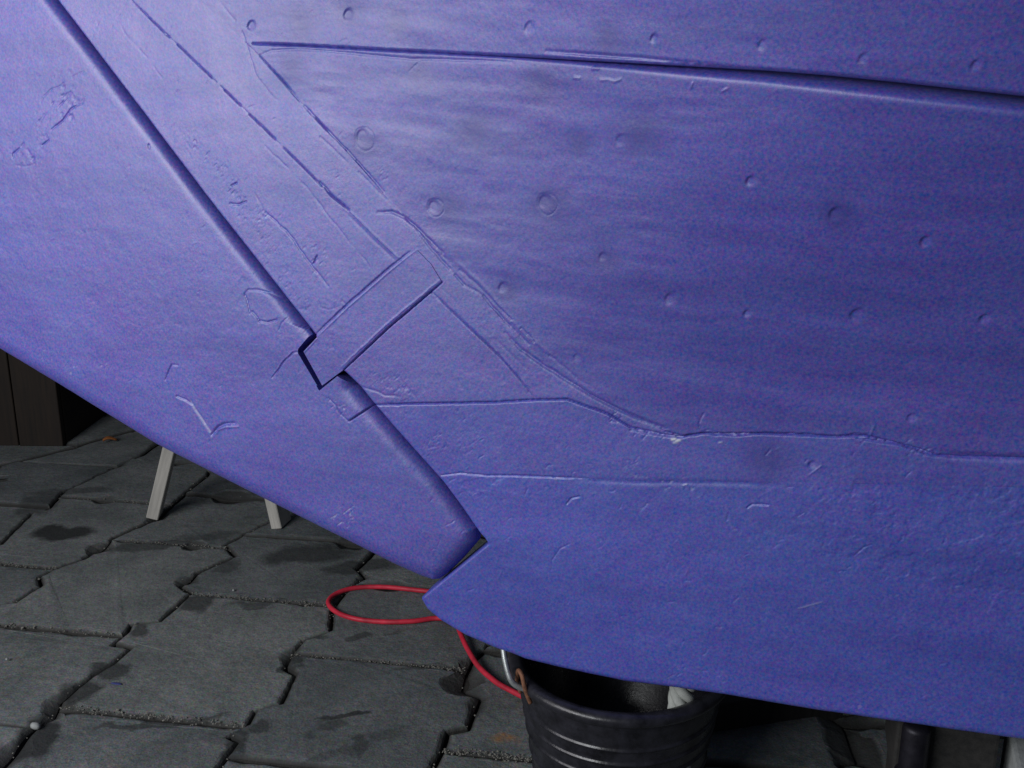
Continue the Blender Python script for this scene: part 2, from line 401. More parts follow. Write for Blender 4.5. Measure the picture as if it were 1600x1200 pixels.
    line([(92, 164), (105, 152), (112, 145)], 0.0008, 0.0009, 0.0004)
    line([(112, 120), (130, 112)], 0.0006, 0.0008, 0.0003)
    line([(80, 203), (98, 188), (110, 170), (128, 162)], 0.0009, 0.0010, 0.0004)
    line([(20, 246), (20, 240), (30, 232)], 0.0009, 0.0009, 0.0003)
    line([(66, 227), (76, 219)], 0.0010, 0.0009, 0.0003)
    line([(24, 258), (40, 260), (55, 256)], 0.0006, 0.0009, 0.0003)
    line([(360, 318), (372, 320), (385, 315)], 0.0010, 0.0009, 0.0004)
    line([(370, 286), (362, 290)], 0.0012, 0.0009, 0.0002)
    line([(495, 400), (490, 412)], 0.0012, 0.0009, 0.0002)
    line([(493, 440), (500, 480), (515, 484), (530, 478)], 0.0005, 0.0009, 0.0005, breaks=0.2)
    line([(625, 592), (640, 610), (655, 628)], 0.0004, 0.0015, 0.0004)
    line([(714, 592), (722, 608)], 0.0005, 0.0010, 0.0003)
    line([(555, 602), (590, 612), (600, 618), (625, 620)], 0.0008, 0.0014, 0.0005)
    line([(1100, 645), (1092, 662), (1097, 676)], 0.0008, 0.0010, 0.0004)
    line([(1098, 674), (1108, 671), (1120, 676)], 0.0008, 0.0009, 0.0003)
    line([(1360, 680), (1366, 665)], -0.0007, 0.0009, 0.0003)
    line([(1265, 742), (1283, 728)], -0.0006, 0.0010, 0.0002)
    line([(886, 787), (892, 779), (905, 776)], 0.0009, 0.0009, 0.0003)
    line([(862, 890), (863, 875), (875, 857), (890, 850)], 0.0008, 0.0010, 0.0004)
    line([(1168, 793), (1175, 788), (1200, 789)], 0.0009, 0.0009, 0.0003)
    line([(1335, 868), (1350, 855), (1362, 851)], 0.0008, 0.0010, 0.0003)
    line([(1136, 813), (1138, 802)], 0.0008, 0.0009, 0.0003)
    line([(897, 121), (906, 122)], -0.0013, 0.0011, 0.0003, chip=0.2)
    line([(938, 125), (950, 124), (960, 127), (970, 124)], -0.0013, 0.0011, 0.0003, chip=0.2)
    line([(926, 107), (936, 107)], -0.0012, 0.0010, 0.0003)
    line([(1082, 130), (1079, 138)], -0.0010, 0.0010, 0.0003)
    line([(1128, 143), (1136, 139)], -0.0010, 0.0010, 0.0003)
    for x, y in ((1052, 687), (1059, 689), (1055, 692), (1125, 692), (1070, 758)):
        line([(x - 2, y), (x + 3, y - 1)], -0.0006, 0.0016 if x < 1100 and y < 700 else 0.0009, 0.0001, chip=1.0 if y < 691 and x < 1100 else 0.5)
    line([(1247, 950), (1285, 940)], -0.0004, 0.0008, 0.0003, chip=0.25)
    line([(232, 226), (233, 232)], 0.0012, 0.0010, 0.0001)
    # scattered small flakes and hairline cracks of old paint on the keel
    for _ in range(230):
        x = rng.uniform(660, 1590); y = rng.uniform(660, 1120)
        q = plane(x, y)
        if y < 690 and x > 900: continue
        L_ = rng.uniform(4, 15); an = rng.normal(0.9, 0.6)
        p0 = np.array([x, y]); pts = [tuple(p0)]
        for k in range(3):
            an += rng.normal(0, 0.5); p0 = p0 + np.array([math.cos(an), -math.sin(an)]) * L_ / 3; pts.append(tuple(p0))
        line(pts, rng.choice([0.0003, 0.0004, 0.0006, -0.0003]), rng.uniform(0.0006, 0.0010), 0.0003)
    for _ in range(110):
        x = rng.uniform(0, 560); y = rng.uniform(0, 700); an = rng.uniform(0.2, 1.3); L_ = rng.uniform(2, 7)
        line([(x, y), (x + math.cos(an) * L_, y - math.sin(an) * L_)], rng.choice([0.0003, 0.0005, -0.0003]), 0.0008, 0.0001)
    # plugs over the nail heads
    for x, y, r in [(570, 217, 15), (680, 325, 13), (855, 318, 14)]: dimple(x, y, r, 0.0013, ring=0.0005)
    for x, y, r in [(975, 222, 10), (1050, 470, 11), (1177, 285, 11), (1310, 337, 10), (1448, 380, 10), (1345, 495, 11), (1540, 500, 10),
                    (1352, 95, 9), (1525, 105, 8), (1195, 73, 9), (1027, 62, 7), (833, 46, 10), (395, 42, 10), (548, 25, 13), (1430, 655, 8),
                    (1272, 728, 9), (945, 403, 9), (1170, 492, 9), (790, 452, 12), (905, 560, 10)]:
        dimple(x + rng.uniform(-2, 2), y, r * rng.uniform(0.75, 1.15), (0.0017 if x > 1000 or y < 60 else 0.0009) * rng.uniform(0.7, 1.2))
    for x, y, r in [(845, 130, 26), (455, 103, 20), (740, 200, 26), (545, 20, 22), (1000, 210, 30), (470, 40, 24), (700, 330, 26), (655, 110, 22), (860, 320, 28), (1200, 720, 30), (620, 40, 18), (570, 225, 22), (950, 60, 18), (1310, 337, 20), (945, 403, 18), (905, 225, 18), (795, 455, 16)]:
        dimple(x, y, r, 0.0009, soft=1)
    return D, M, LN2

def silhouettes(A, Z, D, ga, gz):
    """rounding towards the free edges"""
    def rnd(poly, r, mask):
        lo = np.min(poly, axis=0); hi = np.max(poly, axis=0)
        i0, i1 = np.searchsorted(ga, [lo[0] - r, hi[0] + r]); j0, j1 = np.searchsorted(gz, [lo[1] - r, hi[1] + r])
        s = np.s_[i0:i1, j0:j1]
        if A[s].size == 0: return
        d, _, _ = seg_dist(A[s], Z[s], poly); k = np.clip(r - d, 0, r)
        D[s] -= np.where(mask[s], r - np.sqrt(np.maximum(r * r - k * k, 0)), 0)
    ru = in_poly(A, Z, RUD); d0, _, _ = (None, None, None)
    # boundary vertices belong to the rudder when nearer its outline
    near = np.zeros(A.shape, bool)
    cl = list(RUD) + [RUD[0]]
    lo = -2.0
    j = gz < 3
    dr, _, _ = seg_dist(A, Z, cl)
    rm = ru | (dr < 1e-6)
    TH = T / 2
    rr = 0
    for pl_, ri_, ex_ in ((LEADU, 0.027, 3.6), (LEADL, 0.031, 2.9), (LEADL[-1:] + RTIP[::-1] + RB[-1:], 0.031, 2.9), (RB, 0.036, 2.0)):
        d1, _, _ = seg_dist(A, Z, pl_); k = np.clip(ri_ - d1, 0, ri_) / ri_
        rr = np.maximum(rr, TH * (1 - np.sqrt(np.maximum(1 - k ** ex_, 0))))
    # in the recess the rounding of the leading edge stops dead
    tab = in_poly(A, Z, [plane(x, y) for x, y in [(440, 500), (492, 520), (470, 546), (503, 606), (470, 620)]])
    D_r = D - np.where(tab, rr * 0.25, rr)
    D_h = D.copy()
    hm = ~rm
    for poly, r in ((AFT_UP, 0.0025), (AFT_LO, 0.003), (HEEL, 0.0035), (KEELB, 0.010)):
        d, _, _ = seg_dist(A, Z, poly); k = np.clip(r - d, 0, r)
        D_h = D_h - (r - np.sqrt(np.maximum(r * r - k * k, 0)))
    return D_r, D_h

OFFS = {'rudder': 0.0, 'pintle_block': 0.0022, 'gudgeon_strap': 0.0012, 'keel': 0.0, 'deadwood': 0.0, 'deadwood_wedge': -0.0008,
        'stern_post': 0.0, 'stern_board': 0.0, 'lower_plank': 0.0, 'upper_plank': 0.0}
A560 = on(620, 80)[0]; A1600 = on(1600, 150)[0]

# ------------------------------------------------------------------ materials
def newmat(name):
    m = bpy.data.materials.new(name); m.use_nodes = True; nt = m.node_tree
    return m, nt, nt.nodes["Principled BSDF"]
def N(nt, t, **kw):
    n = nt.nodes.new(t)
    for k, v in kw.items(): setattr(n, k, v)
    return n
def noise_node(nt, vec, scale, detail=4, rough=0.6, dim='3D'):
    n = N(nt, 'ShaderNodeTexNoise'); n.inputs['Scale'].default_value = scale; n.inputs['Detail'].default_value = detail
    n.inputs['Roughness'].default_value = rough
    nt.links.new(vec, n.inputs['Vector']); return n
def ramp(nt, fac, stops):
    r = N(nt, 'ShaderNodeValToRGB'); cr = r.color_ramp
    while len(cr.elements) < len(stops): cr.elements.new(0.5)
    for e, (p, c) in zip(cr.elements, stops): e.position = p; e.color = (*c, 1) if len(c) == 3 else c
    nt.links.new(fac, r.inputs[0]); return r
def mix(nt, fac, a, b, mode='MIX'):
    m = N(nt, 'ShaderNodeMix', data_type='RGBA', blend_type=mode)
    for s, v in ((m.inputs[0], fac), (m.inputs[6], a), (m.inputs[7], b)):
        if isinstance(v, (int, float)): s.default_value = v
        elif isinstance(v, tuple): s.default_value = (*v, 1) if len(v) == 3 else v
        else: nt.links.new(v, s)
    return m.outputs[2]
def math_n(nt, op, a, b=None, c=None):
    m = N(nt, 'ShaderNodeMath', operation=op)
    for i, v in enumerate((a, b, c)):
        if v is None: continue
        if isinstance(v, (int, float)): m.inputs[i].default_value = v
        else: nt.links.new(v, m.inputs[i])
    return m.outputs[0]
def bump(nt, h, strength, dist, bsdf, prev=None):
    b = N(nt, 'ShaderNodeBump'); b.inputs['Strength'].default_value = strength; b.inputs['Distance'].default_value = dist
    nt.links.new(h, b.inputs['Height'])
    if prev: nt.links.new(prev, b.inputs['Normal'])
    nt.links.new(b.outputs[0], bsdf.inputs['Normal']); return b.outputs[0]

def grain(nt, pos, c, scale, amp):
    """fine speckle of mixed pigments: each channel wanders on its own"""
    n = noise_node(nt, pos, scale, 2, 0.6)
    sub = N(nt, 'ShaderNodeVectorMath', operation='SUBTRACT'); nt.links.new(n.outputs['Color'], sub.inputs[0]); sub.inputs[1].default_value = (0.5, 0.5, 0.5)
    mul = N(nt, 'ShaderNodeVectorMath', operation='MULTIPLY_ADD'); nt.links.new(sub.outputs[0], mul.inputs[0]); mul.inputs[1].default_value = amp; mul.inputs[2].default_value = (1, 1, 1)
    mx = N(nt, 'ShaderNodeVectorMath', operation='MAXIMUM'); nt.links.new(mul.outputs[0], mx.inputs[0]); mx.inputs[1].default_value = (0.1, 0.1, 0.1)
    return mix(nt, 1.0, c, mx.outputs[0], 'MULTIPLY')
def paint_material(nm, PAINT_A, PAINT_B):
    m, nt, b = newmat(nm)
    g = N(nt, 'ShaderNodeNewGeometry'); pos = g.outputs['Position']
    n1 = noise_node(nt, pos, 300, 2, 0.7)
    n2 = noise_node(nt, pos, 9, 4, 0.6)
    n3 = noise_node(nt, pos, 700, 1, 0.5)
    base = ramp(nt, n2.outputs[0], [(0.3, PAINT_A), (0.7, PAINT_B)])
    c = grain(nt, pos, base.outputs[0], 270, (3.8, 2.1, 0.7))
    tc = N(nt, 'ShaderNodeTexCoord'); mp = N(nt, 'ShaderNodeMapping'); mp.inputs['Scale'].default_value = (2.2, 2.2, 17)
    nt.links.new(tc.outputs['Object'], mp.inputs[0]); n5 = noise_node(nt, mp.outputs[0], 1.0, 5, 0.62)
    c = mix(nt, 1.0, c, ramp(nt, n5.outputs[0], [(0.32, (0.80, 0.84, 0.88)), (0.68, (1.22, 1.15, 1.10))]).outputs[0], 'MULTIPLY')
    at = N(nt, 'ShaderNodeAttribute'); at.attribute_name = 'chip'
    dk = math_n(nt, 'MAXIMUM', math_n(nt, 'MULTIPLY', at.outputs['Fac'], -1.0), 0.0)
    c = mix(nt, dk, c, (0.035, 0.035, 0.24))
    c = mix(nt, math_n(nt, 'MAXIMUM', at.outputs['Fac'], 0.0), c, (0.62, 0.66, 0.72))
    nt.links.new(c, b.inputs['Base Color'])
    rr = ramp(nt, n2.outputs[0], [(0.3, (0.44,) * 3), (0.7, (0.54,) * 3)])
    nt.links.new(rr.outputs[0], b.inputs['Roughness'])
    b.inputs['IOR'].default_value = 1.85
    n4 = noise_node(nt, pos, 200, 4, 0.7)
    x = bump(nt, n4.outputs[0], 0.38, 0.0009, b)
    n6 = noise_node(nt, pos, 45, 3, 0.5); x = bump(nt, n6.outputs[0], 0.35, 0.0015, b, x)
    return m
P_POST = paint_material('violet_blue_paint', (0.102, 0.084, 0.41), (0.088, 0.100, 0.43))
P_PLANK = paint_material('hull_paint_shaded_planks', (0.086, 0.074, 0.39), (0.078, 0.084, 0.41))  # same hull paint, shade on the planking put into the colour
P_DEAD = paint_material('hull_paint_midtone_deadwood', (0.086, 0.082, 0.425), (0.077, 0.092, 0.445))  # same hull paint, tone between shaded planks and lit keel
P_KEEL = paint_material('hull_paint_lit_keel', (0.083, 0.088, 0.455), (0.072, 0.100, 0.48))  # same hull paint, brighter bluer light on the keel put into the colour
PAINTS = {'keel': P_KEEL, 'deadwood': P_DEAD, 'deadwood_wedge': P_POST, 'lower_plank': P_PLANK, 'upper_plank': P_PLANK}

def simple(name, c, rough=0.6, metal=0.0, vary=0.25, scale=40, bmp=0.0005, spec=0.5):
    m, nt, b = newmat(name)
    tc = N(nt, 'ShaderNodeTexCoord'); v = tc.outputs['Object']
    n = noise_node(nt, v, scale, 5, 0.65)
    lo = tuple(x * (1 - vary) for x in c); hi = tuple(min(1, x * (1 + vary)) for x in c)
    r = ramp(nt, n.outputs[0], [(0.3, lo), (0.7, hi)]); nt.links.new(r.outputs[0], b.inputs['Base Color'])
    b.inputs['Metallic'].default_value = metal
    rn_ = noise_node(nt, v, scale * 0.6, 5, 0.7); rr_ = ramp(nt, rn_.outputs[0], [(0.3, (rough * 0.75,) * 3), (0.7, (min(1, rough * 1.5),) * 3)]); nt.links.new(rr_.outputs[0], b.inputs['Roughness'])
    b.inputs['Specular IOR Level'].default_value = spec
    n2 = noise_node(nt, v, scale * 5, 3, 0.6); bump(nt, n2.outputs[0], 0.5, bmp, b)
    return m
def wood(name, c1, c2, scale=6, axis=2, rough=0.75, stretch=14):
    m, nt, b = newmat(name)
    tc = N(nt, 'ShaderNodeTexCoord'); mp = N(nt, 'ShaderNodeMapping'); sc = [scale * stretch] * 3; sc[axis] = scale
    mp.inputs['Scale'].default_value = sc
    oi = N(nt, 'ShaderNodeObjectInfo'); nt.links.new(tc.outputs['Object'], mp.inputs[0])
    ad = N(nt, 'ShaderNodeVectorMath', operation='ADD'); nt.links.new(mp.outputs[0], ad.inputs[0]); nt.links.new(oi.outputs['Random'], ad.inputs[1])
    n = noise_node(nt, ad.outputs[0], 1.0, 5, 0.7)
    r = ramp(nt, n.outputs[0], [(0.3, c1), (0.68, c2)]); nt.links.new(r.outputs[0], b.inputs['Base Color'])
    b.inputs['Roughness'].default_value = rough
    bump(nt, n.outputs[0], 0.4, 0.001, b); return m

def paver_material():
    m, nt, b = newmat('weathered_concrete')
    g = N(nt, 'ShaderNodeNewGeometry'); pos = g.outputs['Position']
    oi = N(nt, 'ShaderNodeObjectInfo')
    n1 = noise_node(nt, pos, 6, 5, 0.65); n2 = noise_node(nt, pos, 60, 4, 0.7); n3 = noise_node(nt, pos, 300, 2, 0.6)
    base = ramp(nt, n1.outputs[0], [(0.3, (0.112, 0.132, 0.128)), (0.7, (0.215, 0.235, 0.228))])
    c = mix(nt, 0.8, base.outputs[0], ramp(nt, n2.outputs[0], [(0.3, (0.72, 0.73, 0.74)), (0.7, (1.2, 1.18, 1.2))]).outputs[0], 'MULTIPLY')
    c = mix(nt, 0.8, c, ramp(nt, n3.outputs[0], [(0.3, (0.66, 0.8, 0.82)), (0.7, (1.35, 1.15, 1.2))]).outputs[0], 'MULTIPLY')
    c = grain(nt, pos, c, 210, (1.5, 1.3, 1.3))
    # each stone a little different
    c = mix(nt, 1.0, c, ramp(nt, oi.outputs['Random'], [(0.0, (0.78, 0.79, 0.80)), (1.0, (1.15, 1.13, 1.10))]).outputs[0], 'MULTIPLY')
    # grit worn in along the broken edges (attribute written with the mesh)
    at = N(nt, 'ShaderNodeAttribute'); at.attribute_name = 'edge'
    c = mix(nt, at.outputs['Fac'], c, (0.040, 0.039, 0.036))
    # speckles
    vo = N(nt, 'ShaderNodeTexVoronoi'); vo.inputs['Scale'].default_value = 26; nt.links.new(pos, vo.inputs['Vector'])
    sp = math_n(nt, 'LESS_THAN', vo.outputs['Distance'], 0.045)
    c = mix(nt, math_n(nt, 'MULTIPLY', sp, 0.55), c, (0.30, 0.29, 0.26))
    # damp and oily stains with their own outlines
    sx = N(nt, 'ShaderNodeSeparateXYZ')
    wn = noise_node(nt, pos, 9, 4, 0.6); wob = N(nt, 'ShaderNodeVectorMath', operation='SCALE')
    sub = N(nt, 'ShaderNodeVectorMath', operation='SUBTRACT'); nt.links.new(wn.outputs['Color'], sub.inputs[0]); sub.inputs[1].default_value = (0.5, 0.5, 0.5)
    nt.links.new(sub.outputs[0], wob.inputs[0]); wob.inputs['Scale'].default_value = 0.13
    add = N(nt, 'ShaderNodeVectorMath', operation='ADD'); nt.links.new(pos, add.inputs[0]); nt.links.new(wob.outputs[0], add.inputs[1])
    tot = None
    for (px, py, rx, ry, k) in STAINS:
        q = ground(px, py)
        mp = N(nt, 'ShaderNodeMapping'); mp.vector_type = 'TEXTURE'; mp.inputs['Location'].default_value = (q[0], q[1], 0)
        mp.inputs['Scale'].default_value = (rx, ry, 1.0); mp.inputs['Rotation'].default_value = (0, 0, 0.2)
        nt.links.new(add.outputs[0], mp.inputs[0])
        ln = N(nt, 'ShaderNodeVectorMath', operation='LENGTH'); nt.links.new(mp.outputs[0], ln.inputs[0])
        f = N(nt, 'ShaderNodeMapRange'); f.inputs[1].default_value = 1.15; f.inputs[2].default_value = 0.75; f.inputs[3].default_value = 0; f.inputs[4].default_value = k
        nt.links.new(ln.outputs['Value'], f.inputs[0])
        tot = f.outputs[0] if tot is None else math_n(nt, 'MAXIMUM', tot, f.outputs[0])
    c = mix(nt, tot, c, (0.022, 0.024, 0.024))
    q = ground(790, 1156); mp = N(nt, 'ShaderNodeMapping'); mp.vector_type = 'TEXTURE'; mp.inputs['Location'].default_value = (q[0], q[1], 0)
    mp.inputs['Scale'].default_value = (0.032, 0.014, 1); nt.links.new(add.outputs[0], mp.inputs[0])
    ad2 = N(nt, 'ShaderNodeVectorMath', operation='LENGTH'); nt.links.new(mp.outputs[0], ad2.inputs[0])
    f = N(nt, 'ShaderNodeMapRange'); f.inputs[1].default_value = 1.3; f.inputs[2].default_value = 0.3; f.inputs[3].default_value = 0; f.inputs[4].default_value = 0.85
    nt.links.new(ad2.outputs['Value'], f.inputs[0])
    c = mix(nt, math_n(nt, 'MULTIPLY', f.outputs[0], ramp(nt, n2.outputs[0], [(0.35, (0.3,) * 3), (0.6, (1,) * 3)]).outputs[0]), c, (0.36, 0.17, 0.05))
    nt.links.new(c, b.inputs['Base Color'])
    b.inputs['Roughness'].default_value = 0.82; b.inputs['Specular IOR Level'].default_value = 0.3
    p = bump(nt, n2.outputs[0], 0.7, 0.004, b); p = bump(nt, n3.outputs[0], 0.55, 0.0012, b, p)
    return m
STAINS = [(100, 832, 0.085, 0.05, 0.9), (235, 852, 0.12, 0.03, 0.6), (320, 838, 0.10, 0.02, 0.35), (480, 868, 0.12, 0.055, 0.72), (560, 885, 0.10, 0.04, 0.65), (505, 1140, 0.028, 0.022, 0.5), (530, 1122, 0.045, 0.010, 0.8),
          (555, 1170, 0.014, 0.035, 0.5), (515, 1185, 0.05, 0.015, 0.35), (600, 1150, 0.05, 0.02, 0.25), (560, 992, 0.02, 0.014, 0.6), (620, 990, 0.028, 0.007, 0.4), (110, 770, 0.12, 0.04, 0.5), (400, 775, 0.2, 0.04, 0.4),
          (60, 1150, 0.035, 0.075, 0.85), (120, 1080, 0.035, 0.05, 0.8), (170, 1045, 0.035, 0.03, 0.7), (225, 985, 0.03, 0.035, 0.7), (310, 940, 0.035, 0.035, 0.75), (360, 1170, 0.022, 0.05, 0.75), (400, 1145, 0.025, 0.02, 0.6),
          (455, 1035, 0.014, 0.03, 0.7), (490, 998, 0.03, 0.012, 0.6), (400, 945, 0.07, 0.012, 0.5), (240, 1125, 0.12, 0.011, 0.6), (355, 885, 0.03, 0.04, 0.5), (60, 790, 0.05, 0.08, 0.5), (660, 1045, 0.07, 0.010, 0.45)]
PAVER = paver_material()
SAND = simple('dark_joint_grit', (0.030, 0.028, 0.024), 0.95, vary=0.5, scale=90, bmp=0.003)
RUBBER = simple('black_rubber', (0.018, 0.018, 0.023), 0.27, vary=0.7, scale=38, bmp=0.0006, spec=0.5)
REDM = simple('red_cable_sheath', (0.56, 0.022, 0.050), 0.5, vary=0.35, scale=30, bmp=0.0003)
WIRE = simple('galvanised_wire', (0.50, 0.53, 0.52), 0.38, metal=0.7, vary=0.2, scale=120, bmp=0.0003)
RUST = simple('rusty_steel', (0.22, 0.10, 0.055), 0.8, metal=0.2, vary=0.5, scale=160, bmp=0.0008)
ROPE = simple('white_rope_fibre', (0.42, 0.44, 0.41), 0.9, vary=0.12, scale=160, bmp=0.0008)
PALEWOOD = wood('pale_weathered_wood', (0.34, 0.33, 0.30), (0.55, 0.53, 0.48))
DARKWOOD = wood('dark_brown_wood', (0.007, 0.0042, 0.0025), (0.022, 0.013, 0.007), scale=5)
BLACKWOOD = wood('dark_timber', (0.010, 0.010, 0.010), (0.035, 0.033, 0.030), scale=6, axis=1)  # one near-black wood tone for wall, block and plank
CONC = simple('pale_cement', (0.34, 0.36, 0.35), 0.85, vary=0.2, scale=50, bmp=0.001)
DARKST = simple('dark_steel', (0.018, 0.017, 0.024), 0.4, metal=0.5, vary=0.3, scale=60)
CRUMB = simple('pale_mortar_crumbs', (0.20, 0.195, 0.17), 0.9, vary=0.4, scale=200)
BLUEDROP = simple('dried_blue_paint', (0.05, 0.06, 0.22), 0.6)
LEAF = simple('dry_orange_leaf', (0.34, 0.12, 0.03), 0.7)

# ------------------------------------------------------------------ the boat
boat = empty('boat', (float(HO[0]), float(HO[1]), 0.0), -HA)
tag(boat, 'blue violet painted wooden boat stern with keel and raked rudder, standing over the paving', 'boat')
rot = Matrix.Rotation(-HA, 4, 'Z'); inv = (Matrix.Translation((float(HO[0]), float(HO[1]), 0)) @ rot).inverted()
# local frame of the boat: x forward (E1), y = -EN, z up
def local(a, z, y): return np.stack([a, -y, z], axis=-1)

def make_side(ga, gz, fine, tol=0.72):
    chains = [AFT_UP, [AFT_UP[-1], STRAP[1]], AFT_LO, HEEL, KEELB, list(STRAP) + [STRAP[0]], S1, S2, S3, S4, RAB, LAP, BLK, list(RUD) + [RUD[0]]]
    A, Z, snap = build_grid(ga, gz, chains, tol)
    if fine: D, M, G2 = relief(A, Z, ga, gz)
    else: D = np.zeros(A.shape); M = np.zeros(A.shape); G2 = np.zeros(A.shape)
    FL = flare(A.ravel(), Z.ravel()).reshape(A.shape)
    D_r, D_h = silhouettes(A, Z, D, ga, gz)
    na, nz = A.shape
    idx = np.arange(na * nz).reshape(na, nz)
    v00, v10, v11, v01 = idx[:-1, :-1].ravel(), idx[1:, :-1].ravel(), idx[1:, 1:].ravel(), idx[:-1, 1:].ravel()
    sf = snap.ravel(); other = sf[v10] & sf[v01] & ~(sf[v00] & sf[v11])
    T1 = np.where(other[:, None], np.stack([v00, v10, v01], 1), np.stack([v00, v10, v11], 1))
    T2 = np.where(other[:, None], np.stack([v10, v11, v01], 1), np.stack([v00, v11, v01], 1))
    TT = np.concatenate([T1, T2]); Af = A.ravel(); Zf = Z.ravel()
    ca = Af[TT].mean(1); cz = Zf[TT].mean(1)
    ar = (Af[TT[:, 1]] - Af[TT[:, 0]]) * (Zf[TT[:, 2]] - Zf[TT[:, 0]]) - (Zf[TT[:, 1]] - Zf[TT[:, 0]]) * (Af[TT[:, 2]] - Af[TT[:, 0]])
    ok = ar > 1e-10
    TT = TT[ok]; reg = classify(ca[ok], cz[ok])
    return Af, Zf, D_r.ravel(), D_h.ravel(), FL.ravel(), M.ravel(), TT, reg, G2.ravel()

a_lo, a_hi, z_lo, z_hi = -0.80, 0.86, 0.27, 1.25
F = make_side(axis(-1.5, 1.9, a_lo, a_hi), axis(0.2, 1.7, z_lo, z_hi), True)
Bk = make_side(np.arange(-1.5, 1.9, 0.012), np.arange(0.2, 1.7, 0.012), False)
NAMES = {'rudder': 'rudder', 'pintle_block': 'pintle_block', 'gudgeon_strap': 'gudgeon_strap', 'keel': 'keel', 'deadwood': 'deadwood',
         'deadwood_wedge': 'deadwood_wedge', 'stern_post': 'stern_post', 'stern_board': 'stern_board', 'lower_plank': 'hull_plank', 'upper_plank': 'hull_plank'}
LABS = {'pintle_block': 'small worn block let into the rudder edge, cracked round its border', 'gudgeon_strap': 'flat plate crossing the stern post to the rudder',
        'upper_plank': 'upper plank whose lower edge overlaps with a dark shadow line', 'lower_plank': 'wide lower plank dotted with plugged nail holes'}
parts = {}
for ri, rn in enumerate(REGS):
    Vs = []; Ts = []; Ms = []; base = 0
    for side, (Af, Zf, Dr, Dh, FL, Mk, TT, reg, G2) in (('f', F), ('b', Bk)):
        t = TT[reg == ri]
        if len(t) == 0: continue
        used, invx = np.unique(t.ravel(), return_inverse=True); t = invx.reshape(-1, 3)
        a = Af[used]; z = Zf[used]
        y = (Dr if rn in ('rudder', 'pintle_block') else Dh)[used] + OFFS[rn] * (1 if side == 'f' else 0)
        if rn == 'lower_plank': y = y + G2[used]
        if rn == 'upper_plank':
            y = y + 0.014 * smooth01((a - A560) / (A1600 - A560)) ** 0.8 * 1.0
        if rn in ('rudder', 'pintle_block'): y = np.maximum(y, -T / 2)
        y = y + FL[used]
        # edges with a single triangle = border of this part
        e = np.concatenate([t[:, [0, 1]], t[:, [1, 2]], t[:, [2, 0]]]); key = np.sort(e, 1); k = key[:, 0].astype(np.int64) * len(used) + key[:, 1]
        u, first, cnt = np.unique(k, return_index=True, return_counts=True); be = e[first[cnt == 1]]
        if side == 'f':
            V = local(a, z, y); Tn = t
            bu, bi = np.unique(be.ravel(), return_inverse=True); be2 = bi.reshape(-1, 2)
            if 'plank' in rn: yb = y[bu] - 0.02
            else: yb = np.minimum(-T - y[bu], y[bu])
            V2 = local(a[bu], z[bu], yb); V2t = local(a[bu], z[bu], y[bu]); nb = len(V); n2 = len(bu)
            W = np.concatenate([np.stack([be2[:, 0], be2[:, 0] + n2, be2[:, 1]], 1), np.stack([be2[:, 1], be2[:, 0] + n2, be2[:, 1] + n2], 1)]) + nb
            Vs += [V, V2t, V2]; Ts += [Tn + base, W + base]; Ms += [Mk[used], np.zeros(2 * n2)]; base += nb + 2 * n2
        else:
            V = local(a, z, -T - y); Vs.append(V); Ts.append(t[:, ::-1] + base); Ms.append(Mk[used]); base += len(V)
    o = fast_mesh(NAMES[rn], np.concatenate(Vs), np.concatenate(Ts), PAINTS.get(rn, P_POST), boat, np.concatenate(Ms))
    if rn in LABS: o['label'] = LABS[rn]
    parts[rn] = o
parts['pintle_block'].parent = parts['rudder']

# ------------------------------------------------------------------ the ground: interlocking stones laid in columns
AZ = R(13.0)
DS = np.array([math.sin(AZ), math.cos(AZ)]); DU = np.array([math.cos(AZ - R(4)), -math.sin(AZ - R(4))])
Mi = np.linalg.inv(np.stack([DU, DS], 1))
def us(x, y): g = ground(x, y)[:2]; return Mi @ g
def wxy(u, s): return DU * u + DS * s
PX = {-2: [(0, 727), (38, 718), (240, 665)],
      -1: [(0, 850), (50, 800), (75, 795), (100, 768), (130, 755), (155, 742), (175, 733), (190, 725), (221, 711), (250, 690)],
      0: [(0, 943), (22, 940), (65, 913), (62, 900), (80, 890), (130, 873), (165, 850), (180, 838), (215, 822), (245, 808), (290, 770), (325, 742)],
      1: [(0, 1200), (45, 1145), (85, 1115), (95, 1090), (150, 1050), (175, 1036), (205, 1010), (178, 1004), (200, 985), (205, 975), (250, 970), (300, 925), (282, 915), (310, 893), (340, 880), (368, 868), (352, 850), (375, 838), (425, 812)],
      2: [(340, 1199), (374, 1155), (358, 1147), (388, 1130), (400, 1108), (440, 1098), (463, 1052), (447, 1042), (456, 1020), (475, 1000), (518, 985), (520, 952), (540, 925), (570, 900), (558, 888), (575, 872), (590, 855)],
      3: [(677, 1197), (692, 1170), (700, 1142), (732, 1135), (750, 1087), (722, 1072), (728, 1047), (738, 1030)],
      5: [(1312, 1200), (1315, 1191), (1340, 1185), (1318, 1127), (1290, 1113)]}
TR = {k: sorted([us(*q) for q in v], key=lambda q: q[1]) for k, v in PX.items()}
SP = 0.315
u_mid = {k: np.mean([q[0] for q in v]) for k, v in TR.items()}
for k, v in TR.items(): print('line', k, round(float(u_mid[k]), 3), [tuple(np.round(q, 3)) for q in v][:2])
for q in [(110, 985), (400, 936), (240, 1119), (250, 848), (605, 1036), (760, 1178), (45, 884), (165, 781)]: print('cross', q, np.round(us(*q), 3))
P_S = 0.335
slope = (u_mid[3] - u_mid[0]) / 3
def u_line(k):
    if k in u_mid: return u_mid[k]
    if k == 4: return (u_mid[3] + u_mid[5]) / 2
    if k > 5: return u_mid[5] + SP * (k - 5)
    return u_mid[-2] + SP * (k + 2)
JO = [0.0, 0.0, 0.022, 0.022, 0.0]
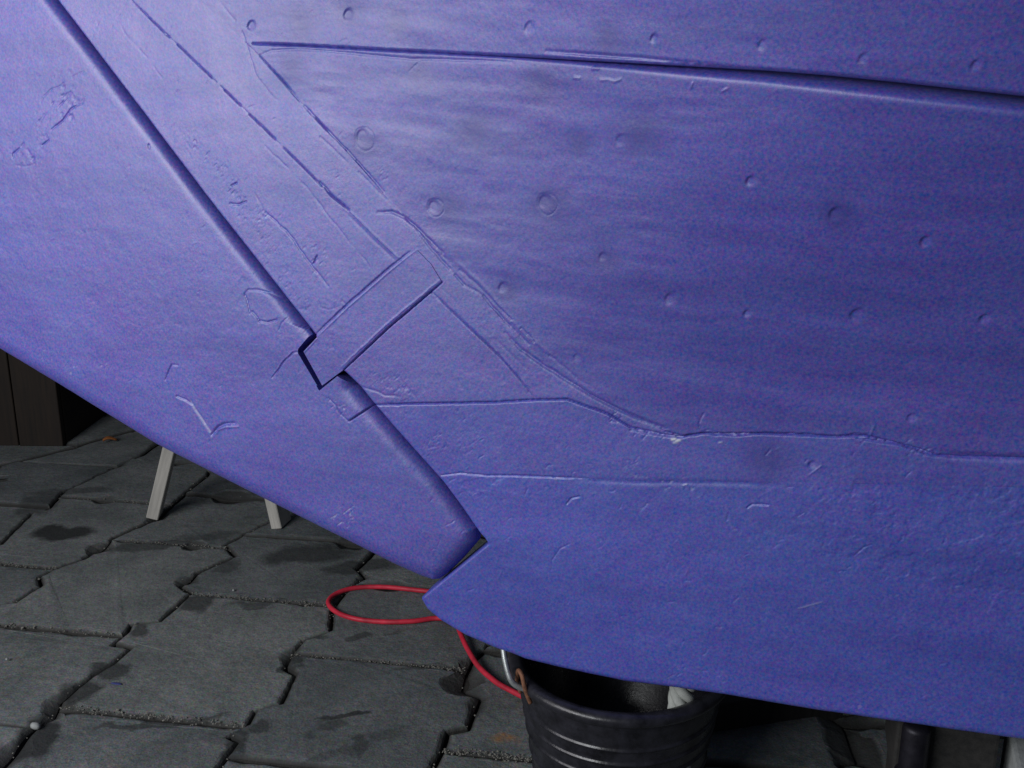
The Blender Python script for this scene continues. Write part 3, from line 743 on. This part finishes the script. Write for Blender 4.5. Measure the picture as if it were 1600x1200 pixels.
def wave(k, s):
    ph = (s / (P_S / 2) + 0.5 * (k % 2)) % 1.0
    return 0.016 if 0.2 < ph < 0.55 else -0.010
def build_line(k, s0, s1):
    tr = TR.get(k, []); out = []
    lo = tr[0][1] if len(tr) else 99; hi = tr[-1][1] if len(tr) else 99
    um = u_line(k); s = s0; prev = None
    while s < s1:
        if not (lo - 0.02 < s < hi + 0.02):
            w_ = wave(k, s)
            if prev is not None and w_ != prev: out.append(np.array([um + prev + mnoise.noise((k * 3.1, s * 5, 2)) * 0.006, s - 0.004])); 
            ub = um
            if len(tr):
                e = tr[0] if s < lo else tr[-1]; dist = abs(s - e[1]); ub = um + (e[0] - um) * math.exp(-dist / 0.3)
            out.append(np.array([ub + w_ + mnoise.noise((k * 3.1, s * 5, 1)) * 0.006, s])); prev = w_
        elif not any(q is tr[0] for q in out): out += tr
        s += 0.022
    ss = -9
    for q in out:
        q[1] = max(q[1], ss + 1e-4); ss = q[1]
    return out
KMIN, KMAX = -8, 9; S_LO, S_HI = 0.45, 4.9
LINES = {k: build_line(k, S_LO, S_HI) for k in range(KMIN, KMAX + 1)}
def line_at(k, s):
    L_ = LINES[k]; return float(np.interp(s, [q[1] for q in L_], [q[0] for q in L_]))
ANCH = {-1: us(45, 884)[1], 0: us(110, 985)[1], 1: us(400, 936)[1], 2: us(605, 1036)[1], 3: us(760, 1178)[1], 4: us(1100, 1190)[1]}
FIX = {1: [us(240, 1119)[1], us(400, 936)[1]], 0: [us(110, 985)[1], us(250, 848)[1]], -1: [us(45, 884)[1], us(165, 781)[1]], 2: [us(605, 1036)[1]], 3: [us(760, 1178)[1]]}

g_root = mesh_obj('ground', [(-6, -2, -0.018), (7, -2, -0.018), (7, 9, -0.018), (-6, 9, -0.018)], [(0, 1, 2, 3)], SAND); tag(g_root, kind='structure')
def paver(poly, z0, tilt, detail):
    """poly: outline (world xy). thick stone with a worn, chipped arris"""
    P = [np.array(p) for p in poly]
    # resample
    Q = []; step = 0.012 if detail else 0.05; n = len(P)
    for i in range(n):
        p, q = P[i], P[(i + 1) % n]; m = max(1, int(np.hypot(*(q - p)) / step))
        for k in range(m): Q.append(p + (q - p) * k / m)
    Q = np.array(Q); n = len(Q)
    d = np.roll(Q, -1, 0) - np.roll(Q, 1, 0); d /= np.hypot(d[:, 0], d[:, 1])[:, None] + 1e-9
    nrm = np.stack([-d[:, 1], d[:, 0]], 1)
    for _ in range(3): nrm = (np.roll(nrm, 1, 0) + nrm + np.roll(nrm, -1, 0)); nrm /= np.hypot(nrm[:, 0], nrm[:, 1])[:, None] + 1e-9
    c = Q.mean(0)
    if np.mean(np.sum((c - Q) * nrm, 1)) < 0: nrm = -nrm
    w1 = np.array([mnoise.noise((q[0] * 22, q[1] * 22, 3)) for q in Q]); w2 = np.array([mnoise.noise((q[0] * 9 + 5, q[1] * 9, 7)) for q in Q])
    w3 = np.array([mnoise.noise((q[0] * 75, q[1] * 75, 9)) for q in Q])
    spall = np.clip(w2 * 2.6 - 0.45, 0, 1)
    if not detail: spall *= 0.5
    g0 = 0.0022 + 0.0016 * np.clip(w1 + 0.3, 0, 1) + 0.0009 * w3
    ring = [(g0, -0.05, 0.6), (g0, -0.007 - 0.010 * spall, 1.0), (g0 + 0.003 + 0.012 * spall + 0.001 * w3, -0.0035 - 0.008 * spall, 0.75 * np.ones(n)),
            (g0 + 0.007 + 0.030 * spall + 0.002 * w3 + 0.003 * np.clip(w1, 0, 1), -0.0006 - 0.003 * spall, 0.25 + 0.6 * spall),
            (g0 + 0.012 + 0.034 * spall + 0.003 * w3, 0 * spall, 0.0 * spall)]
    V = []; E_ = []
    for off, zz, ed in ring:
        X = Q + nrm * np.asarray(off)[..., None]; zz = np.broadcast_to(zz, n); ed = np.broadcast_to(ed, n)
        for k in range(n):
            V.append((X[k, 0], X[k, 1], z0 + zz[k] + 0.0012 * mnoise.noise((X[k, 0] * 30, X[k, 1] * 30, 5)) + (X[k, 0] - c[0]) * tilt[0] + (X[k, 1] - c[1]) * tilt[1])); E_.append(float(ed[k]))
    m = len(ring)
    Fc = []
    for r in range(m - 1):
        for k in range(n): Fc.append((r * n + k, r * n + (k + 1) % n, (r + 1) * n + (k + 1) % n, (r + 1) * n + k))
    Fc.append(tuple((m - 1) * n + k for k in range(n)))
    # orientation check
    a2 = sum(Q[i - 1][0] * Q[i][1] - Q[i][0] * Q[i - 1][1] for i in range(n))
    if a2 < 0: Fc = [f[::-1] for f in Fc]
    V = [(v[0] - c[0], v[1] - c[1], v[2]) for v in V]
    me = bpy.data.meshes.new('paving_stone'); me.from_pydata(V, [], Fc); me.update()
    at = me.attributes.new('edge', 'FLOAT', 'POINT'); at.data.foreach_set('value', E_)
    me.materials.append(PAVER)
    o = bpy.data.objects.new('paving_stone', me); col.objects.link(o); o.parent = g_root; o.location = (c[0], c[1], 0)
    return o
npv = 0
for k in range(KMIN, KMAX):
    an = ANCH.get(k, ANCH[(k % 2)] + (k // 2) * 0.03)
    fx = sorted(FIX.get(k, [an])); cuts = list(fx)
    s = fx[0]
    while s > S_LO + 0.05: s -= P_S + random.uniform(-0.006, 0.006); cuts.append(s)
    s = fx[-1]
    while s < S_HI: s += P_S + random.uniform(-0.006, 0.006); cuts.append(s)
    cuts = sorted(cuts)
    for s0, s1 in zip(cuts[:-1], cuts[1:]):
        if s0 < S_LO + 0.03 or s1 > S_HI - 0.03: continue
        Lp = [np.array([line_at(k, s0), s0])] + [q for q in LINES[k] if s0 + 0.004 < q[1] < s1 - 0.004] + [np.array([line_at(k, s1), s1])]
        Rp = [np.array([line_at(k + 1, s0), s0])] + [q for q in LINES[k + 1] if s0 + 0.004 < q[1] < s1 - 0.004] + [np.array([line_at(k + 1, s1), s1])]
        poly = [wxy(*q) for q in Lp] + [wxy(*q) for q in Rp[::-1]]
        cc = np.mean(poly, axis=0)
        if cc[1] < 0.7 and abs(cc[0]) > 1.2: continue
        det = cc[1] < 2.9
        paver(poly, random.uniform(-0.003, 0.003), (random.uniform(-0.012, 0.012), random.uniform(-0.012, 0.012)), det); npv += 1
print('pavers', npv)

# crumbs of grit along the joints and a few pebbles
bm = bmesh.new()
for _ in range(1500):
    k = random.choice([-1, 0, 1, 1, 2, 2, 3, 3])
    if random.random() < 0.85 and k in FIX:
        s = random.choice(FIX[k]) + random.gauss(0, 0.006); u = random.uniform(line_at(k, s), line_at(k + 1, s))
    else:
        s = random.uniform(1.2, 2.7); u = line_at(k, s) + random.gauss(0, 0.007)
    p = wxy(u, s); r = random.uniform(0.0010, 0.0026) * (1.6 if random.random() < 0.05 else 1)
    mtx = Matrix.Translation((p[0], p[1], random.uniform(-0.004, 0.0015))) @ Matrix.Rotation(random.random() * 6, 4, 'Z') @ Matrix.Diagonal((r, r * random.uniform(0.6, 1), r * 0.6, 1))
    bmesh.ops.create_icosphere(bm, subdivisions=1, radius=1, matrix=mtx)
tag(bm_obj('joint_grit', bm, CRUMB, smooth=False), 'loose pale grit lying in the joints of the paving', 'grit', kind='stuff')

def pebble(name, px, py, r, mat, label, cat, flat=0.6, group=None):
    p = ground(px, py); bm = bmesh.new(); bmesh.ops.create_icosphere(bm, subdivisions=2, radius=1)
    for v in bm.verts:
        v.co *= 1 + 0.25 * mnoise.noise(v.co * 1.7 + Vector((px, py, 0))); v.co = Vector((v.co.x * r, v.co.y * r * 0.7, v.co.z * r * flat))
    o = bm_obj(name, bm, mat); o.location = (p[0], p[1], 0.002 + r * flat * 0.6); o.rotation_euler = (0, 0, random.random() * 3)
    return tag(o, label, cat, group)
pebble('pebble', 56, 1139, 0.010, CONC, 'rounded grey pebble sitting in the broken corner of a paving stone, lower left', 'pebble', 0.7)
pebble('pebble', 11, 1032, 0.004, CONC, 'tiny pale chip on the paving at the left edge of the photo', 'pebble')
pebble('pebble', 365, 924, 0.004, CONC, 'small white chip in the joint left of the red cable loop', 'pebble')
pebble('pebble', 40, 692, 0.008, CONC, 'pale splinter on the ground before the brown cupboard', 'pebble', 1.4)
# curled dry leaf
V = []; Fc = []
for i in range(7):
    for j in range(4):
        t = i / 6; wd = 0.011 * math.sin(math.pi * (0.1 + 0.85 * t)); s_ = (j / 3 - 0.5) * 2
        V.append((0.045 * t - 0.022, s_ * wd, 0.004 + 0.008 * s_ * s_ + 0.006 * math.sin(t * 4)))
for i in range(6):
    for j in range(3): Fc.append((i * 4 + j, i * 4 + j + 1, (i + 1) * 4 + j + 1, (i + 1) * 4 + j))
o = mesh_obj('dry_leaf', V, Fc, LEAF); p = ground(172, 692); o.location = (p[0], p[1], 0.003); o.rotation_euler = (0, 0, 0.5)
sm = o.modifiers.new('thickness', 'SOLIDIFY'); sm.thickness = 0.001
tag(o, 'small curled orange leaf lying on the paving beside the dark cupboard', 'leaf')
for (x, y, r, lab) in [(498, 1099, 0.010, 'small blue paint drip on the stone below the red cable loop'), (182, 1069, 0.012, 'thin blue paint streak on the stone at lower left'),
                       (382, 1143, 0.010, 'pale blue paint smear at the paving joint, bottom of the photo')]:
    bm = bmesh.new(); bmesh.ops.create_uvsphere(bm, u_segments=14, v_segments=6, radius=1)
    for v in bm.verts:
        k = 1 + 0.3 * mnoise.noise(Vector((v.co.x * 1.5 + x, v.co.y * 1.5, 0))); v.co = Vector((v.co.x * r * k, v.co.y * r * 0.32 * k, v.co.z * 0.0008))
    o = bm_obj('paint_drip', bm, BLUEDROP); p = ground(x, y); o.location = (p[0], p[1], 0.0015); o.rotation_euler = (0, 0, -0.2); tag(o, lab, 'paint drip')

# ------------------------------------------------------------------ red cable
ctrl = [(1240, 1010), (1080, 985), (900, 960), (760, 935), (700, 929), (655, 925), (600, 919), (555, 921), (525, 930), (513, 943), (524, 957), (553, 968), (600, 974), (645, 973),
        (683, 968), (712, 975), (716, 988), (727, 1012), (745, 1040), (768, 1062), (792, 1078), (840, 1100), (900, 1105), (1010, 1098), (1180, 1060)]
rc = 0.0054
pts = [ground(x, y, rc) for x, y in ctrl]
for i in range(14, 18): pts[i][2] += [0, 0.004, 0.008, 0.004][i - 14]
pts = catmull(pts, 9)
for p in pts: p[2] += 0.0035 + 0.0015 * mnoise.noise((p[0] * 12, p[1] * 12, 0))
V, Fc = tube(pts, rc, 14)
o = mesh_obj('cable', V, Fc, REDM); tag(o, 'red round cable lying in a loop on the paving under the heel of the keel', 'cable')

# ------------------------------------------------------------------ bucket
bc = np.array([0.165, 1.362]); Rr = 0.166; Hb = 0.262
def lathe(prof, n=96, mod=None):
    V = []; Fc = []; m = len(prof)
    for i, (r, z) in enumerate(prof):
        for k in range(n):
            a = 2 * math.pi * k / n; rr = r * (1 + (mod(a, z) if mod else 0)); V.append((rr * math.cos(a), rr * math.sin(a), z))
    for i in range(m - 1):
        for k in range(n): Fc.append((i * n + k, i * n + (k + 1) % n, (i + 1) * n + (k + 1) % n, (i + 1) * n + k))
    return V, Fc
bucket = empty('bucket', (bc[0], bc[1], 0.004)); tag(bucket, 'black rubber bucket with wire handle standing under the keel', 'bucket')
prof = [(0.0005, 0.010), (0.10, 0.010), (0.113, 0.0), (0.119, 0.004)]
for i in range(1, 141):
    z = 0.004 + (Hb - 0.03) * i / 140; r = 0.119 + (Rr - 0.012 - 0.119) * (z / (Hb - 0.02))
    h = z / Hb
    for zc in (0.28, 0.42, 0.56, 0.655, 0.75):
        r += 0.0036 * math.exp(-((h - zc) / 0.010) ** 2)
    prof.append((r, z))
rt = Rr - 0.012
prof += [(rt + 0.001, Hb - 0.022)]
inner = [(rt - 0.005, Hb - 0.010), (rt - 0.006, Hb - 0.03), (0.112, 0.02), (0.0005, 0.018)]
egg = lambda a, z: 0.012 * math.cos(2 * a + 0.6) + 0.004 * math.sin(3 * a)
V, Fc = lathe(prof + [(rt + 0.001, Hb - 0.006)] + inner, mod=lambda a, z: egg(a, z) * (z / Hb)); mesh_obj('bucket_wall', V, Fc, RUBBER, bucket)
rim = []
for i in range(17):
    t = math.radians(-100 + 290 * i / 16); rim.append((rt + 0.003 + 0.012 * math.cos(t), Hb - 0.010 + 0.0105 * math.sin(t)))
V, Fc = lathe(rim, 120, mod=lambda a, z: egg(a, z)); mesh_obj('rim', V, Fc, RUBBER, bucket)
def bpos(ang, r, z): return np.array([r * math.cos(ang), r * math.sin(ang), z])
for s_, ang in ((1, math.radians(206)), (-1, math.radians(26))):
    e = bpos(ang, Rr * (1 + egg(ang, 0)), Hb - 0.016); tv = np.array([-math.sin(ang), math.cos(ang), 0]); rv = np.array([math.cos(ang), math.sin(ang), 0])
    lug = [e + tv * 0.016 - rv * 0.004 + [0, 0, -0.012], e + tv * 0.013 + rv * 0.003 + [0, 0, 0.010], e + tv * 0.006 + rv * 0.005 + [0, 0, 0.030], e - tv * 0.006 + rv * 0.005 + [0, 0, 0.031], e - tv * 0.013 + rv * 0.003 + [0, 0, 0.010], e - tv * 0.016 - rv * 0.004 + [0, 0, -0.012]]
    V, Fc = tube(catmull(lug, 6), 0.0034, 8); mesh_obj('ear', V, Fc, RUST, bucket)
def handle():
    A0 = bpos(math.radians(206), Rr, Hb); A1 = bpos(math.radians(26), Rr, Hb)
    d = Vector(A1 - A0); ln = d.length; ux = np.array(d / ln); th = math.radians(30)   # the bail leans back behind the keel
    up = np.array([-ux[1] * math.sin(th), ux[0] * math.sin(th), math.cos(th)])
    pts = [A0 + ux * 0.012 + up * -0.012, A0 + ux * -0.002 + up * -0.010, A0 - ux * 0.016 + up * 0.002, A0 - ux * 0.020 + up * 0.02, A0 - ux * 0.019 + up * 0.05]
    for i in range(1, 12):
        t = i / 12; pts.append(A0 + ux * (ln * (0.5 - 0.5 * 1.1 * math.cos(math.pi * t))) + up * (0.05 + 0.10 * math.sin(math.pi * t)))
    pts += [A1 + ux * 0.018 + up * 0.05, A1 + ux * 0.018 + up * 0.018, A1 + ux * 0.012, A1 - ux * 0.008 + up * -0.008]
    return catmull(pts, 8)
V, Fc = tube(handle(), 0.0043, 10); mesh_obj('handle', V, Fc, WIRE, bucket)

# white rope draped in the bucket
rope_r = 0.0072
a_r = math.radians(-40)
rp = ground(1070, 1088, 0.262)
base = np.array([rp[0], rp[1] + 0.004, 0.0])
rope = empty('rope', (float(base[0]), float(base[1]), 0.25)); tag(rope, 'white twisted rope end hanging inside the right side of the black bucket', 'rope')
ctl = [(-0.010, 0.03, 0.085), (-0.006, 0.015, 0.055), (-0.002, 0.004, 0.028), (-0.004, 0.000, 0.004), (-0.003, 0.004, -0.03), (0.0, 0.010, -0.07), (0.0, 0.012, -0.13)]
cp = catmull(ctl, 14)
for kx, ph in enumerate((0, 1.571, 3.142, 4.712)):
    pts = []
    for i, p in enumerate(cp):
        an = ph + i * 0.15; pts.append(np.array(p) + np.array([math.cos(an), math.sin(an), 0.25 * math.sin(an)]) * rope_r * 1.7)
    V, Fc = tube(pts, rope_r, 9); mesh_obj('strand', V, Fc, ROPE, rope)

# ------------------------------------------------------------------ things round the boat
def box_bm(sx, sy, sz, cx=0, cy=0, cz=0, bm=None):
    bm = bm or bmesh.new(); bmesh.ops.create_cube(bm, size=1, matrix=Matrix.Translation((cx, cy, cz)) @ Matrix.Diagonal((sx, sy, sz, 1))); return bm
def beam(name, p0, p1, wx, wy, mat, parent, yaw=0.0, bevel=0.002):
    p0 = Vector(p0); p1 = Vector(p1); d = p1 - p0
    bm = box_bm(wx, wy, d.length, 0, 0, d.length / 2)
    o = bm_obj(name, bm, mat, parent, smooth=False, bevel=bevel, seg=1)
    q = d.to_track_quat('Z', 'Y'); o.rotation_mode = 'QUATERNION'; o.rotation_quaternion = q @ Matrix.Rotation(yaw, 4, 'Z').to_quaternion(); o.location = p0 - (parent.location if parent else Vector())
    return o
f1 = ground(241, 807); f2 = ground(440, 821)
mid = (f1 + f2) / 2; saw = empty('trestle', (mid[0], mid[1], 0)); tag(saw, 'pale wooden trestle with splayed legs, half hidden behind the rudder', 'trestle')
hz = 0.62; ax = Vector((0.30, 0.42, 0)).normalized()
top = Vector((mid[0] - 0.005, mid[1] + 0.03, hz))
g1 = Vector(f1); g2 = Vector(f2); g1.z = g2.z = 0.003
t1 = g1 + (Vector((f1[0] + 0.19, f1[1] + 0.02, hz)) - g1); t2 = g2 + (Vector((f2[0] - 0.10, f2[1] + 0.02, hz)) - g2)
beam('leg', g1, t1, 0.056, 0.032, PALEWOOD, saw); beam('leg', g2, t2, 0.066, 0.03, PALEWOOD, saw)
off = ax * 0.55
beam('leg', g1 + off, t1 + off, 0.056, 0.032, PALEWOOD, saw); beam('leg', g2 + off, t2 + off, 0.066, 0.03, PALEWOOD, saw)
mt = (t1 + t2) / 2
beam('top_beam', mt - ax * 0.08, mt + off + ax * 0.08, 0.05, 0.07, PALEWOOD, saw)

# brown cupboard of upright boards behind the rudder
q = ground(100, 698); cup = empty('cupboard', (q[0], q[1], 0)); tag(cup, 'low dark brown cupboard of upright boards behind the rudder', 'cupboard')
x = 0.0; i = 0
while x > -1.0:
    wd = 0.20 if i % 3 else 0.15
    bm = box_bm(wd - 0.006, 0.025, 0.46, x - wd / 2, 0.0125 + (0.004 if i % 2 else 0), 0.232); bm_obj('board', bm, DARKWOOD, cup, smooth=False, bevel=0.002, seg=1); x -= wd; i += 1
bm = box_bm(1.02, 0.55, 0.06, -0.51, 0.25, 0.495); bm_obj('cupboard_top', bm, DARKWOOD, cup, smooth=False, bevel=0.003, seg=1)
bm = box_bm(0.025, 0.5, 0.458, -0.014, 0.28, 0.231); bm_obj('side_panel', bm, DARKWOOD, cup, smooth=False, bevel=0.002, seg=1)
# back wall of the shed: upright dark boards
wall = empty('shed_wall', (0, 4.35, 0)); tag(wall, 'dark wall of upright boards at the back of the yard', 'wall')
for i in range(34):
    bm = box_bm(0.145, 0.03, 2.9, -2.9 + i * 0.15, 0.015 + (0.006 if i % 2 else 0), 1.45); bm_obj('board', bm, BLACKWOOD, wall, smooth=False, bevel=0.003, seg=1)

# timber block and steel prop under the keel on the right
kb = plane(1480, 1150); 
def hullpt(a, z, y): p = HO + E1 * a + EN * y; return np.array([p[0], p[1], z])
c1 = ground(1412, 1188); 
blk = empty('timber_block', (0, 0, 0)); 
ka = plane(1391, 1131)[0]; kz = plane(1480, 1143)[1]
cB = hullpt(ka + 0.072, 0, -0.11); blk.location = cB; blk.rotation_euler = (0, 0, -HA + R(4))
tag(blk, 'dark timber keel block on the paving under the right end of the keel', 'block')
for i, (h0, h1, dx) in enumerate(((0.003, 0.10, 0.0), (0.102, 0.20, 0.004), (0.202, kz - 0.004, -0.003))):
    bm = box_bm(0.125, 0.12, h1 - h0, dx, 0.0, (h0 + h1) / 2); bm_obj('timber', bm, BLACKWOOD, blk, smooth=False, bevel=0.004)
pc = hullpt(ka + 0.034, 0, -0.030) ; prop = empty('prop', (pc[0], pc[1], 0.004)); tag(prop, 'dark steel prop standing upright before the timber block at lower right', 'prop')
V, Fc = lathe([(0.0005, 0.0), (0.04, 0.0), (0.04, 0.006), (0.0185, 0.007), (0.0175, 0.10), (0.0175, 0.290), (0.016, 0.295), (0.010, 0.297), (0.0005, 0.297)], 32); mesh_obj('tube', V, Fc, DARKST, prop)
V, Fc = lathe([(0.0176, 0.20), (0.0215, 0.202), (0.0215, 0.225), (0.0176, 0.227)], 32); mesh_obj('collar', V, Fc, DARKST, prop)
a16 = plane(1585, 1158)[0]; cs = hullpt(a16 + 0.085, 0.003, -0.075)
o = bm_obj('concrete_block', box_bm(0.15, 0.12, 0.27, 0.0, 0, 0.135), CONC, None, smooth=False, bevel=0.006)
o.location = cs; o.rotation_euler = (0, 0, -HA); tag(o, 'pale concrete block standing under the keel at the lower right corner', 'block')
# dark plank lying on the ground behind the bucket
p0 = ground(1120, 1140); p1 = ground(1330, 1105)
dk = beam('plank', (p0[0] - 0.04, p0[1] - 0.0, 0.022), (p1[0] + 0.25, p1[1] + 0.06, 0.022), 0.035, 0.07, BLACKWOOD, None); tag(dk, 'black plank lying on the paving to the right of the bucket', 'plank')
